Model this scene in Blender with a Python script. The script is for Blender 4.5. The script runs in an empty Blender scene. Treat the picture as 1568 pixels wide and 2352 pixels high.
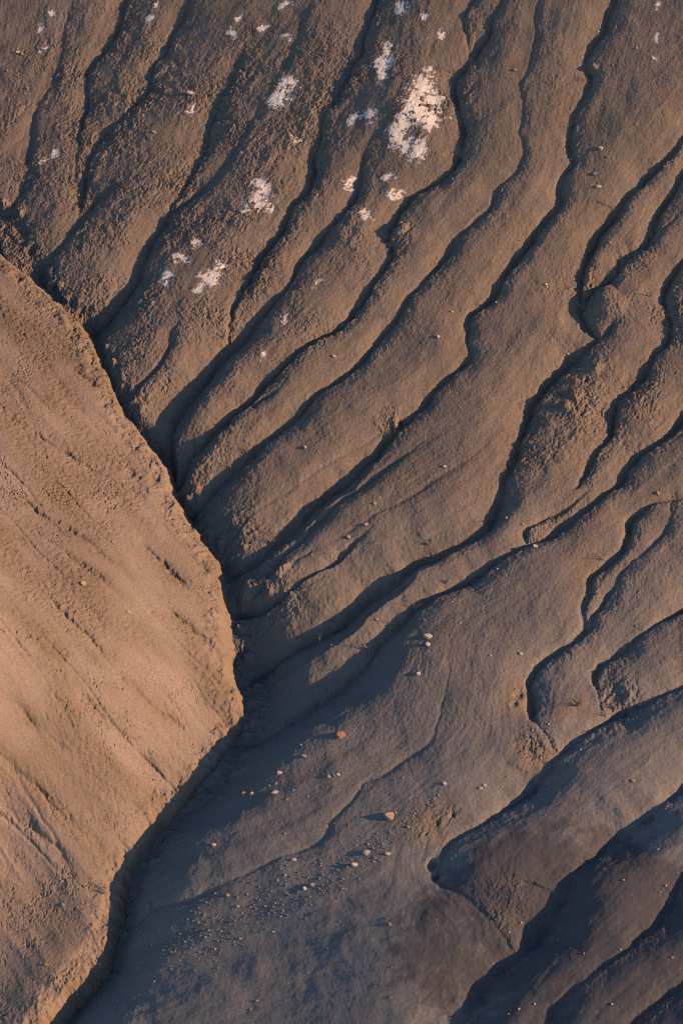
import bpy, math, random
import numpy as np
from mathutils import Vector, Matrix
F = np.float32
rad = math.radians
scene = bpy.context.scene
COL = scene.collection

# ------------------------------------------------------------------ frame of the hillside
A_SLOPE, B_SLOPE = rad(20), rad(10)
V0 = np.array([0, math.cos(A_SLOPE), math.sin(A_SLOPE)])
U = np.array([math.cos(B_SLOPE), 0, math.sin(B_SLOPE)])
N = np.cross(U, V0); N /= np.linalg.norm(N)
V = np.cross(N, U)
# ------------------------------------------------------------------ camera
THETA, DIST = rad(35), 60.0
cam_pos = DIST * (math.cos(THETA) * N - math.sin(THETA) * V)
cam_data = bpy.data.cameras.new("camera")
cam = bpy.data.objects.new("camera", cam_data); COL.objects.link(cam)
cam.location = cam_pos
cam_q = (-Vector(cam_pos)).to_track_quat('-Z', 'Y')
cam.rotation_mode = 'QUATERNION'; cam.rotation_quaternion = cam_q
cam_data.sensor_fit = 'HORIZONTAL'; cam_data.sensor_width = 36.0; cam_data.lens = 180.0
cam_data.clip_start = 1.0; cam_data.clip_end = 3000.0
scene.camera = cam
CR = np.array(cam_q.to_matrix())
U = CR[:, 0] - (CR[:, 0] @ N) * N; U /= np.linalg.norm(U); V = np.cross(N, U)      # axes of the hillside plane, u to image right
# ------------------------------------------------------------------ sun, sky, exposure
SUN_EL, SUN_AZ = rad(17.0), rad(-5.0)           # over the hillside plane, from image right
sun_dir = math.cos(SUN_EL) * (math.cos(SUN_AZ) * U + math.sin(SUN_AZ) * V) + math.sin(SUN_EL) * N
sl = bpy.data.lights.new("sun", 'SUN'); sl.energy = 4.6; sl.angle = rad(0.6); sl.color = (1.0, 0.66, 0.38)
sun = bpy.data.objects.new("sun", sl); COL.objects.link(sun)
sun.rotation_mode = 'QUATERNION'; sun.rotation_quaternion = Vector(sun_dir).to_track_quat('Z', 'Y')
world = bpy.data.worlds.new("World"); scene.world = world; world.use_nodes = True
wn = world.node_tree.nodes; wl = world.node_tree.links
bg = wn["Background"]; sky = wn.new("ShaderNodeTexSky"); sky.sky_type = 'NISHITA'; sky.sun_disc = False
sky.sun_elevation = math.asin(sun_dir[2]); sky.sun_rotation = math.atan2(sun_dir[0], sun_dir[1])
sky.ozone_density = 3.6; sky.dust_density = 0.3; sky.altitude = 1500
wl.new(sky.outputs[0], bg.inputs[0]); bg.inputs[1].default_value = 0.12
scene.view_settings.view_transform = 'Standard'; scene.view_settings.look = 'None'
scene.view_settings.gamma = 1.0; scene.view_settings.use_curve_mapping = False
scene.view_settings.exposure = 0.0
scene.cycles.filter_width = 1.0
scene.cycles.max_bounces = 2; scene.cycles.diffuse_bounces = 0

# ------------------------------------------------------------------ helpers
FW, FH = 1568.0, 2352.0
def spot(x, y, h=0.0):
    """sight line through a point of the survey picture, cut with the hillside raised by h -> (u, v) in metres"""
    x = np.asarray(x, float); y = np.asarray(y, float); h = np.asarray(h, float)
    k = 36.0 / 180.0 / FW
    d = ((x - FW / 2) * k)[..., None] * CR[:, 0] + (-(y - FH / 2) * k)[..., None] * CR[:, 1] - CR[:, 2]
    t = (h - cam_pos @ N) / (d @ N)
    p = cam_pos + t[..., None] * d
    return p @ U, p @ V
def smooth(e0, e1, x):
    t = np.clip((x - e0) / (e1 - e0), 0, 1); return t * t * (3 - 2 * t)
def perlin(x, y, seed=0):
    xi = np.floor(x).astype(np.int32); yi = np.floor(y).astype(np.int32)
    fx = (x - xi).astype(F); fy = (y - yi).astype(F)
    rng = np.random.RandomState(seed); n = 512
    perm = rng.permutation(n); ang = rng.rand(n) * 2 * np.pi
    gx = np.cos(ang).astype(F); gy = np.sin(ang).astype(F)
    def g(ix, iy, dx, dy):
        k = perm[(perm[ix & 511] + iy) & 511]
        return gx[k] * dx + gy[k] * dy
    ux = fx * fx * fx * (fx * (fx * 6 - 15) + 10); uy = fy * fy * fy * (fy * (fy * 6 - 15) + 10)
    a = g(xi, yi, fx, fy); b = g(xi + 1, yi, fx - 1, fy); c = g(xi, yi + 1, fx, fy - 1); d = g(xi + 1, yi + 1, fx - 1, fy - 1)
    a += ux * (b - a); c += ux * (d - c)
    return (a + uy * (c - a)) * F(1.5)
def fbm(x, y, f, octs, seed, gain=0.5):
    r = 0; a = 1.0
    for i in range(octs):
        r = r + F(a) * perlin(x * f + 17.3 * i, y * f - 9.1 * i, seed + i); f *= 2.03; a *= gain
    return r
def worley(x, y, f, seed):
    """distances to the nearest and second nearest of scattered points"""
    x = x * f; y = y * f
    xi = np.floor(x).astype(np.int32); yi = np.floor(y).astype(np.int32)
    rng = np.random.RandomState(seed); perm = rng.permutation(512)
    jx = rng.rand(512).astype(F); jy = rng.rand(512).astype(F)
    f1 = np.full(x.shape, 9, F); f2 = np.full(x.shape, 9, F)
    for di in (-1, 0, 1):
        for dj in (-1, 0, 1):
            k = perm[(perm[(xi + di) & 511] + yi + dj) & 511]
            d = np.hypot(xi + di + jx[k] - x, yi + dj + jy[k] - y).astype(F)
            f2 = np.minimum(f2, np.maximum(f1, d)); f1 = np.minimum(f1, d)
    return f1, f2
def catmull(pts, step):
    """smooth polyline through traced points; extra columns are carried along"""
    P = np.array(pts, float)
    P = np.vstack([2 * P[0] - P[1], P, 2 * P[-1] - P[-2]])
    out = []
    for i in range(1, len(P) - 2):
        p0, p1, p2, p3 = P[i - 1:i + 3]
        n = max(1, int(np.hypot(*(p2 - p1)[:2]) / step))
        for j in range(n):
            t = j / n
            out.append(0.5 * ((2 * p1) + (p2 - p0) * t + (2 * p0 - 5 * p1 + 4 * p2 - p3) * t * t + (3 * p1 - p0 - 3 * p2 + p3) * t ** 3))
    out.append(P[-2])
    return np.array(out)
def bank_side(pu, pv, i, ax, ay, dx, dy, t):
    """which bank a point lies on; at a bend both legs have a say"""
    r = dx * ay - dy * ax
    for end, j in ((t <= 0, i), (t >= 1, i + 1)):
        if 0 < j < len(pu) - 1:
            l1 = math.hypot(pu[j] - pu[j - 1], pv[j] - pv[j - 1]) + 1e-9; l2 = math.hypot(pu[j + 1] - pu[j], pv[j + 1] - pv[j]) + 1e-9
            ex = (pu[j] - pu[j - 1]) / l1 + (pu[j + 1] - pu[j]) / l2; ey = (pv[j] - pv[j - 1]) / l1 + (pv[j + 1] - pv[j]) / l2
            r = np.where(end, ex * (ay + F(pv[i] - pv[j])) - ey * (ax + F(pu[i] - pu[j])), r)
    return r
def seg_field(qu, qv, pu, pv, vals):
    """nearest distance, side (+ = right when going along) and interpolated columns"""
    best = np.full(qu.shape, 1e9, F); side = np.zeros(qu.shape, F)
    res = [np.zeros(qu.shape, F) for _ in vals]
    for i in range(len(pu) - 1):
        dx, dy = pu[i + 1] - pu[i], pv[i + 1] - pv[i]; L2 = dx * dx + dy * dy
        if L2 < 1e-12: continue
        ax, ay = qu - F(pu[i]), qv - F(pv[i])
        t = np.clip((ax * F(dx) + ay * F(dy)) / F(L2), 0, 1)
        d2 = (ax - t * F(dx)) ** 2 + (ay - t * F(dy)) ** 2
        m = d2 < best
        best[m] = d2[m]; side[m] = bank_side(pu, pv, i, ax, ay, dx, dy, t)[m]
        for k, c in enumerate(vals): res[k][m] = (c[i] + t * (c[i + 1] - c[i]))[m]
    return np.sqrt(best), side, res
def tps(pts, qu, qv, lam=0.02):
    P = np.array(pts, float); u, v = spot(P[:, 0], P[:, 1], P[:, 2]); n = len(P)
    def phi(r2): return 0.5 * r2 * np.log(r2 + 1e-9)
    K = phi((u[:, None] - u) ** 2 + (v[:, None] - v) ** 2) + lam * np.eye(n)
    Q = np.c_[np.ones(n), u, v]
    M = np.block([[K, Q], [Q.T, np.zeros((3, 3))]])
    w = np.linalg.solve(M, np.r_[P[:, 2], 0, 0, 0])
    r = w[n] + w[n + 1] * qu + w[n + 2] * qv
    for i in range(n): r = r + w[i] * phi((qu - u[i]) ** 2 + (qv - v[i]) ** 2)
    return r.astype(F)
def axis(a, b, step, lo, hi, grow=1.16):
    core = np.arange(a, b, step); l, r = [], []
    x, s = core[0], step
    while x > lo: s *= grow; x -= s; l.append(x)
    x, s = core[-1], step
    while x < hi: s *= grow; x += s; r.append(x)
    return np.r_[l[::-1], core, r]
def grid_mesh(name, X, mat, attrs=None, keep=None):
    """X: (rows, cols, 3) world points -> one smooth shaded sheet"""
    r, c = X.shape[:2]
    idx = np.arange(r * c).reshape(r, c)
    q = np.stack([idx[:-1, :-1], idx[:-1, 1:], idx[1:, 1:], idx[1:, :-1]], -1).reshape(-1, 4)
    co = X.reshape(-1, 3)
    if keep is not None:
        kf = keep.reshape(-1)
        q = q[kf[q].any(1)]
        used = np.zeros(r * c, bool); used[q.ravel()] = True
        rm = np.cumsum(used) - 1; q = rm[q]; co = co[used]
    else: used = slice(None)
    me = bpy.data.meshes.new(name)
    me.vertices.add(len(co)); me.vertices.foreach_set("co", np.ascontiguousarray(co, F).ravel())
    me.loops.add(q.size); me.loops.foreach_set("vertex_index", q.astype(np.int32).ravel())
    me.polygons.add(len(q)); me.polygons.foreach_set("loop_start", np.arange(0, q.size, 4, dtype=np.int32))
    me.update(calc_edges=True)
    me.polygons.foreach_set("use_smooth", np.ones(len(q), bool))
    for k, a in (attrs or {}).items():
        at = me.attributes.new(k, 'FLOAT', 'POINT'); at.data.foreach_set("value", np.ascontiguousarray(a.reshape(-1)[used], F))
    me.materials.append(mat)
    o = bpy.data.objects.new(name, me); COL.objects.link(o)
    return o
def W3(u, v, h):
    return u[..., None] * U + v[..., None] * V + h[..., None] * N

# ------------------------------------------------------------------ traced drainage lines
# main channel: x, y, depth and reach (m) of the gentle roll-over on its right, depth of the cut bank
CHANNEL = [(-420,150,.08,1.2,.05),(-200,330,.08,1.2,.05),(20,492,.10,1.2,.06),(55,565,.11,1.2,.06),(110,670,.13,1.2,.08),(190,735,.16,1.3,.10),(212,790,.18,1.3,.11),(250,900,.21,1.4,.14),
 (300,985,.24,1.5,.18),(365,1050,.26,1.5,.20),(385,1120,.28,1.6,.20),(430,1190,.29,1.6,.20),(492,1245,.31,1.7,.22),(515,1310,.33,1.7,.24),(525,1390,.36,1.8,.28),(560,1460,.40,1.8,.33),
 (588,1540,.46,1.8,.38),(600,1605,.50,1.7,.38),(560,1670,.48,1.5,.36),(520,1745,.47,1.4,.35),(445,1830,.46,1.3,.35),(365,1900,.45,1.2,.35),(300,1990,.45,1.2,.35),(275,2055,.45,1.2,.35),
 (258,2125,.45,1.2,.35),(238,2195,.45,1.2,.35),(192,2240,.45,1.2,.35),(142,2285,.45,1.2,.35),(112,2322,.45,1.2,.35),(96,2352,.45,1.2,.35),(20,2560,.45,1.2,.35),(-200,2900,.45,1.2,.35)]
# gullies: name, incision depth, incision half width, valley depth, valley half width (m), points from top to bottom
GULLIES = [
 (.05,.05,.05,.30,[(165,0,.3),(148,70,.5),(145,105,.7),(132,155,.5),(122,185,.6),(102,210,.5),(82,255,.9),(74,295,1.1),(70,335,1),(67,380,.9),(52,420,1),(33,460,1.1),(20,492,1)]),
 (.07,.05,.07,.34,[(292,0),(277,40),(260,80),(230,122),(207,155),(200,195),(204,230),(190,260),(180,310),(176,345,.7),(168,385,.5),(172,430,.2)]),
 (.06,.05,.08,.36,[(430,0),(420,25),(398,65),(385,108),(358,138),(350,165),(345,200),(320,225),(285,260),(248,295),(220,340),(200,375),(190,415),(185,450),(178,500,.4)]),
 (.05,.06,.08,.35,[(262,415,.2),(245,435,.6),(215,460),(185,500),(150,545),(115,585),(90,640),(95,660)]),
 (.05,.05,.08,.40,[(635,50,.1),(595,90,.4),(555,125,.6),(540,170,.7),(510,220,.8),(492,265),(477,310),(460,355),(435,400),(400,455),(380,495,1.3),(360,530,1.4),(325,590,1.5),(312,630,1.6),(285,675,1.8),(250,715,2),(212,752,2)]),
 (.03,.05,.06,.30,[(720,0,.6),(695,40,.8),(690,60,.8),(672,110,.8),(668,140,.8),(640,165,.6),(620,210,.4),(595,250,.5),(565,295,.7),(545,330,.8),(520,375,.9),(490,410,1.1),(455,440,1.3),(415,465,1.5),(395,482,1.5)]),
 (.09,.06,.10,.42,[(862,0),(849,30),(836,75),(831,110),(814,135),(806,165),(789,192),(768,230),(750,258),(735,300),(718,345),(722,385),(710,425),(675,460),(655,500),(635,540),(605,578),(588,610),(560,650),(540,689),(528,730),(517,772),(500,800)]),
 (.05,.05,.10,.38,[(925,190,.05),(899,240,.15),(884,280,.3),(854,320,.5),(839,360,.7),(829,410,.9),(814,445),(787,482),(745,530),(715,565),(697,592),(675,629),(645,669),(615,699,1.2),(585,724,1.4),(560,754,1.6),(525,790,1.8),(505,814,1.9),(480,844,2.0),(445,879,2.1),(420,914,2.2),(398,949,2.2),(385,990,2.1),(385,1034,1.9),(395,1085,1.6)]),
 (.06,.05,.05,.3,[(1086,0),(1069,30),(1064,55),(1073,95,.6),(1078,125,.3)]),
 (.09,.06,.10,.42,[(1161,0,.6),(1134,40,.8),(1129,65),(1104,95),(1079,135),(1049,165),(1044,185),(1050,215),(1058,250),(1066,280),(1063,320),(1054,360),(1029,390),(994,415),(954,440),(929,465),(911,490),(898,515),(892,540),(899,572),(890,598),(869,629),(844,669),(819,699),(787,736),(735,766),(690,799),(645,839),(605,874,1.2),(580,904,1.2),(540,934,1.3),(510,964,1.3),(480,999,1.4),(450,1020,1.5),(425,1050,1.6),(412,1095,1.6)]),
 (.05,.05,.07,.38,[(1236,0,.3),(1229,25,.5),(1224,85,.5),(1219,130,.5),(1209,170,.5),(1189,190,.5),(1204,235,.5),(1204,270,.6),(1191,300,.5),(1197,340,.6),(1191,380,.8),(1164,405,.9),(1139,435),(1129,470),(1094,500),(1059,525),(1039,550),(1022,580),(1004,604),(979,634),(949,669,1.2),(924,704,1.2),(904,734,1.2),(879,764,1.2),(844,799,1.2),(814,829,1.2),(784,857,1.3),(725,899,1.4),(690,934,1.5),(660,964,1.5),(625,989,1.6),(595,1014,1.7),(560,1049,1.8),(530,1074,1.9),(495,1104,2),(465,1136,2),(430,1180,2)]),
 (.10,.07,.10,.50,[(1409,0),(1396,30),(1392,60),(1364,90),(1349,120),(1349,145),(1357,165),(1351,190),(1339,215),(1329,250),(1319,270),(1311,300),(1308,345),(1317,362),(1299,395),(1289,425),(1289,447),(1264,485),(1234,520),(1209,550),(1184,585),(1164,612),(1150,640),(1130,674),(1099,699),(1078,719),(1074,736),(1083,756),(1080,784,.8),(1082,809,.8),(1059,834,.9),(1029,859),(999,889),(979,919),(949,949),(914,974,1.2),(889,998,1.3),(869,1019,1.4),(839,1049,1.5),(804,1079,1.6),(784,1096,1.7),(740,1130,1.7),(700,1168,1.7),(660,1205,1.6),(620,1245,1.5),(580,1280,1.4),(540,1312,1.3)]),
 (.03,.04,.08,.36,[(1010,990,.1),(934,1034,.5),(884,1069,.7),(834,1109,.9),(784,1144),(740,1185,1.1),(700,1222,1.2),(650,1270,1.2),(610,1315,1.2),(575,1365,1.2),(545,1385,1.2)]),
 (.04,.05,.10,.30,[(870,1190,.2),(830,1225,.5),(784,1267),(725,1304,1.1),(665,1354,1.2),(625,1379,1.4),(550,1404,1.6)]),
 (.10,.07,.12,.55,[(1700,150),(1610,255),(1568,310),(1549,335),(1524,360),(1484,395),(1454,425),(1429,455),(1424,475),(1399,505),(1374,535),(1359,565),(1349,592),(1336,622),(1332,649),(1336,690),(1338,712),(1349,739),(1364,757,.8),(1372,765,.7),(1354,787,.8),(1314,819),(1279,854),(1249,884),(1229,914),(1214,954),(1199,989),(1189,1024),(1179,1064),(1157,1099),(1150,1140,1.2),(1127,1188,1.2),(1104,1209,1.2),(1074,1229,1.2),(1034,1249,1.2),(994,1269,1.3),(949,1284,1.5),(914,1308,1.7),(884,1328,1.9),(849,1353,2.1),(814,1381,2.1),(784,1408,2.1),(725,1440,2.0),(650,1485,1.9),(585,1545,1.6)]),
 (.06,.05,.05,.3,[(1409,734),(1395,755),(1368,775)]),
 (.10,.06,.10,.42,[(1640,290),(1568,395),(1549,430),(1519,465),(1504,495),(1494,530),(1474,555),(1429,580),(1419,609),(1389,639),(1354,664),(1336,690)]),
 (.05,.05,.07,.3,[(1560,480,.2),(1520,520,.6),(1480,560,.8),(1454,574,.9),(1419,609)]),
 (.09,.06,.10,.42,[(1660,480),(1568,590),(1549,619),(1526,659),(1529,694),(1538,745),(1534,779),(1509,804),(1484,844),(1449,884),(1414,919),(1404,949),(1404,989),(1379,1024,.9),(1354,1054,.9),(1334,1089,.8),(1321,1112,.4)]),
 (.09,.07,.11,.50,[(1680,820),(1568,944),(1534,989),(1514,1009),(1474,1029),(1444,1064),(1429,1094),(1389,1126),(1344,1167),(1309,1189),(1284,1204),(1254,1224),(1214,1241),(1179,1264),(1134,1286),(1104,1304),(1064,1324),(1024,1343),(984,1364,1.1),(949,1388,1.2),(909,1424,1.4),(874,1456,1.6),(849,1487,1.8),(814,1522,2),(784,1552,2.1),(720,1595,2.0),(660,1640,1.8),(600,1680,1.4),(560,1700,1.2)]),
 (.06,.05,.06,.3,[(1345,1120,.4),(1304,1159,.9),(1264,1176),(1224,1194),(1208,1209,1.2),(1212,1230)]),
 (.12,.07,.06,.36,[(1680,1100),(1568,1134,.9),(1509,1149,.6),(1474,1166,.8),(1454,1184,1),(1443,1219,.9),(1429,1257,.9),(1399,1284),(1366,1309),(1354,1329),(1349,1354),(1339,1384),(1340,1409,.6),(1349,1437),(1334,1459,.9),(1314,1474,.9),(1269,1499),(1236,1529),(1220,1559),(1221,1594,1.1),(1221,1629,1.0),(1228,1649,.5),(1244,1674,.3),(1258,1694,.3),(1268,1713,.3)]),
 (.06,.05,.06,.3,[(1620,1080,.3),(1554,1139,.3),(1539,1194,.6),(1514,1229,.7),(1474,1264,.5),(1439,1299,.6),(1419,1339,.9),(1389,1374,1),(1364,1409,1),(1362,1437)]),
 (.09,.06,.09,.46,[(1680,1310),(1568,1384),(1534,1404),(1494,1439),(1449,1469),(1414,1489),(1379,1519),(1366,1544,.9),(1370,1575,.7),(1373,1609,.35),(1377,1636,.35)]),
 (.05,.04,.02,.2,[(1430,1550,.3),(1410,1570,.8),(1385,1600,.6)]),
 (.08,.08,.16,.60,[(1700,1510),(1568,1559),(1524,1576),(1474,1601),(1434,1621),(1384,1643),(1334,1679),(1294,1709),(1269,1730,.9),(1262,1748,.9),(1236,1786),(1199,1817),(1159,1841),(1119,1866,.9),(1079,1891,.8),(1044,1917,.75),(1022,1944,.7),(1012,1976,.6),(1010,2008,.5),(1040,2045,.3),(1090,2080,.35),(1140,2125,.35),(1176,2165,.4)]),
 (.08,.10,.16,.75,[(1800,1620),(1568,1792),(1524,1827),(1484,1861),(1444,1891),(1394,1923),(1349,1963),(1326,1988),(1303,2017),(1294,2047),(1276,2074),(1251,2112),(1227,2138),(1197,2172),(1166,2197),(1134,2227),(1104,2257),(1084,2287),(1059,2327),(1045,2360),(1000,2460)]),
 (.06,.07,.10,.55,[(1750,1800),(1568,2013),(1549,2053),(1519,2093),(1484,2133),(1439,2173,.8),(1404,2198,.7),(1379,2218,.6),(1344,2243,.6),(1314,2268,.6),(1279,2308,.7),(1264,2352,.7),(1230,2420)]),
 (.06,.07,.09,.50,[(1750,2120),(1568,2253),(1524,2283),(1484,2313),(1459,2338),(1400,2400)]),
 (.03,.05,.025,.3,[(1030,1500,.1),(1030,1560,.3),(1009,1629,.4),(995,1690,.7),(949,1728),(909,1758),(869,1783),(834,1803),(809,1833),(784,1858,1.1),(758,1883,1.2),(752,1910,1.2),(720,1938),(675,1963),(625,1983),(565,2003),(500,2033),(440,2058),(390,2078),(350,2090),(315,2118)]),
 (0,.05,.028,.30,[(780,1640,.2),(740,1675),(690,1700),(640,1735),(590,1770),(540,1790),(480,1830)]),
 (0,.05,.028,.30,[(780,1745,.2),(700,1785),(640,1815),(570,1845),(500,1870),(430,1900)]),
 (0,.05,.028,.30,[(720,1850,.2),(640,1890),(560,1915),(480,1945),(400,1975)]),
 (0,.05,.028,.30,[(640,1995,.2),(560,2020,.6),(470,2050),(400,2070,.6)]),
 (0,.05,.022,.40,[(760,2010,.2),(650,2055),(540,2095),(430,2130),(330,2180)]),
 (0,.05,.022,.40,[(800,2130,.2),(650,2165),(520,2200),(400,2250),(300,2300)]),
 (0,.05,.022,.40,[(900,2230,.2),(750,2270),(620,2300),(480,2360)]),
 (.015,.04,.04,.22,[(1120,1010,.2),(1040,1075),(960,1130),(880,1170),(800,1215),(720,1260,1.2),(660,1300)]),
 (.02,.04,.04,.2,[(860,1055,.2),(800,1110),(740,1160),(680,1215)]),
 (.02,.04,.04,.2,[(990,930,.2),(900,965),(840,1000),(780,1040),(700,1090),(640,1140),(580,1180),(520,1250)]),
 (.03,.04,.05,.22,[(420,730,.3),(395,775),(370,815),(350,850),(325,875),(300,905)]),
 (.03,.04,.05,.22,[(660,860,.3),(620,900),(580,925)]),
]
def rill_lines(): return GULLIES

# large, soft shapes of the hillside: x, y, radius (m), height (m)
SWELLS = [(905,255,.6,.11),(835,130,.4,.05),(900,2130,1.7,.10),(1130,2000,.8,.05),(1400,2050,.8,.06),(1300,1250,1.2,.05),(1040,1650,1.0,.06),(850,350,1.5,.04)]

chan = catmull([c for c in CHANNEL], 25)
cu, cv = spot(chan[:, 0], chan[:, 1], -chan[:, 2] - chan[:, 4])
def base_shape(u, v):
    d, side, (D, Wd, D2) = seg_field(u, v, cu, cv, [chan[:, 2], chan[:, 3], chan[:, 4]])
    t = np.maximum(d - 0.05, 0) / Wd
    h = -D * np.exp(-(t * 1.55) ** 1.35) - D2 * np.exp(-(np.maximum(d - .06, 0) / (.12 + .35 * D2 + 2.2 * np.maximum(D2 - .25, 0))) ** 1.6)
    h = np.where(side >= 0, h, -D - D2 - 0.6 * np.minimum(np.maximum(d - .40, 0), 2.5))
    h = h + u * (F(.135) * smooth(4, 12, v) + F(.18) * smooth(-2.5, -10.5, v)) * np.exp(-(u / 14) ** 2)  # tilt added so top and bottom lean away from the sun and darken
    for x, y, r, a in SWELLS:
        su, sv = spot(x, y); h = h + a * np.exp(-((u - su) ** 2 + (v - sv) ** 2) / (r * r))
    return h.astype(F), d, side
def settle(x, y):
    """point of the picture -> (u, v) on the large shape"""
    x = np.asarray(x, float); y = np.asarray(y, float); h = np.zeros_like(x)
    for _ in range(8):
        u, v = spot(x, y, h); h = 0.5 * h + 0.5 * base_shape(u.astype(F), v.astype(F))[0]
    return spot(x, y, h)
# resampled gullies in metres
G = []
for inc, iw, val, vw, pts in rill_lines():
    P = catmull([(p[0], p[1], p[2] if len(p) > 2 else 1.0) for p in pts], 10)
    if P[0, 1] <= 2 or P[-1, 1] >= 2350:
        pass
    if P[0, 1] <= 2:
        d = P[0] - P[min(6, len(P) - 1)]; d[2] = 0; e = np.array([P[0] + d / np.hypot(d[0], d[1]) * s for s in (260, 130)]); P = np.vstack([e, P])
    gu, gv = settle(P[:, 0], P[:, 1]); G.append((inc, iw, val, vw, gu, gv, P[:, 2]))

# short side furrows feeding the gullies
trng = random.Random(11)
for inc, iw, val, vw, u, v, k in list(G):
    if inc < .04: continue
    acc = trng.uniform(0, .5)
    for i in range(4, len(u) - 4):
        acc -= math.hypot(u[i + 1] - u[i], v[i + 1] - v[i])
        if acc > 0 or abs(u[i]) > 7 or not -11 < v[i] < 13: continue
        acc = trng.uniform(.35, 1.1)
        dx, dy = u[i - 3] - u[i + 3], v[i - 3] - v[i + 3]; n = math.hypot(dx, dy) + 1e-9; dx /= n; dy /= n
        right = trng.random() < .72; ang = trng.uniform(.25, .5) * (-1 if right else 1)
        ln = trng.uniform(.2, .55); pu, pv, a = [u[i]], [v[i]], ang
        for q in range(7):
            ex, ey = dx * math.cos(a) - dy * math.sin(a), dx * math.sin(a) + dy * math.cos(a)
            pu.append(pu[-1] + ex * ln / 7); pv.append(pv[-1] + ey * ln / 7); a = a * .86 + trng.gauss(0, .10)
        e0, e1 = u[max(i - 14, 0)] - u[min(i + 14, len(u) - 1)], v[max(i - 14, 0)] - v[min(i + 14, len(v) - 1)]
        tu, tv = pu[-1] - pu[0], pv[-1] - pv[0]
        if tu * e0 + tv * e1 < .82 * math.hypot(tu, tv) * math.hypot(e0, e1): continue
        kk = np.linspace(1, .05, 8) * trng.uniform(.5, 1.3)
        G.append((.012, .035, .028, .15, np.array(pu)[::-1], np.array(pv)[::-1], kk[::-1]))

# ------------------------------------------------------------------ hillside grid
STEP = 0.0125
u_ax = axis(-7.1, 7.1, STEP, -30, 34); v_ax = axis(-10.7, 13.3, STEP * 1.17, -26, 40)
gu, gv = np.meshgrid(u_ax.astype(F), v_ax.astype(F))
def coarse_base():
    """the large shape on a coarse grid, spread bilinearly over the fine one"""
    ua = np.r_[u_ax[u_ax < -7.1], np.arange(-7.1, 7.1, .05), u_ax[u_ax > 7.05]]; va = np.r_[v_ax[v_ax < -10.7], np.arange(-10.7, 13.3, .05), v_ax[v_ax > 13.25]]
    cuu, cvv = np.meshgrid(ua.astype(F), va.astype(F)); h, d, s = base_shape(cuu, cvv)
    d = np.where(s >= 0, d, -d)
    iu = np.clip(np.searchsorted(ua, u_ax) - 1, 0, len(ua) - 2); fu = ((u_ax - ua[iu]) / (ua[iu + 1] - ua[iu])).astype(F)
    iv = np.clip(np.searchsorted(va, v_ax) - 1, 0, len(va) - 2); fv = ((v_ax - va[iv]) / (va[iv + 1] - va[iv])).astype(F)
    def up(a):
        a = a[:, iu] * (1 - fu) + a[:, iu + 1] * fu
        return (a[iv] * (1 - fv[:, None]) + a[iv + 1] * fv[:, None]).astype(F)
    return up(h), up(d)
H, chan_d = coarse_base()

# direction of run-off on a coarse grid, and noise smeared along it
def flow_field():
    fu = np.arange(-7.4, 7.4, .1); fv = np.arange(-11.5, 14.5, .1)
    a, b = np.meshgrid(fu, fv); tx = np.zeros_like(a); ty = np.zeros_like(a)
    for inc, iw, val, vw, u, v, k in G[:len(GULLIES)]:
        for i in range(0, len(u) - 3, 3):
            dx, dy = u[i + 3] - u[i], v[i + 3] - v[i]; n = math.hypot(dx, dy) + 1e-9
            w = np.exp(-((a - u[i]) ** 2 + (b - v[i]) ** 2) / .5) + 1e-4 * np.exp(-((a - u[i]) ** 2 + (b - v[i]) ** 2) / 6)
            tx += w * dx / n; ty += w * dy / n
    n = np.hypot(tx, ty) + 1e-12
    return fu, fv, tx / n, ty / n
FU, FV, TX, TY = flow_field()
def bil(fu, fv, a, u, v):
    x = np.clip((u - fu[0]) / (fu[1] - fu[0]), 0, len(fu) - 1.001); y = np.clip((v - fv[0]) / (fv[1] - fv[0]), 0, len(fv) - 1.001)
    i = x.astype(np.int32); j = y.astype(np.int32); x = (x - i).astype(F); y = (y - j).astype(F)
    return (a[j, i] * (1 - x) + a[j, i + 1] * x) * (1 - y) + (a[j + 1, i] * (1 - x) + a[j + 1, i + 1] * x) * y
def streaks(cell, reach, seed):
    su = np.arange(-7.4, 7.4, cell); sv = np.arange(-11.5, 14.5, cell)
    a, b = np.meshgrid(su, sv); rng = np.random.RandomState(seed); w = rng.randn(*a.shape).astype(F)
    acc = w.copy(); cnt = 1
    for sg in (1, -1):
        x, y = a.copy(), b.copy()
        for k in range(int(reach / cell)):
            x = x + sg * cell * bil(FU, FV, TX, x, y); y = y + sg * cell * bil(FU, FV, TY, x, y)
            acc += bil(su, sv, w, x, y); cnt += 1
    acc /= math.sqrt(cnt)
    return su, sv, (acc / acc.std()).astype(F)
st_f = bil(*streaks(.03, .45, 3), gu, gv).astype(F)
st_c = bil(*streaks(.08, 1.0, 4), gu, gv).astype(F)

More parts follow.
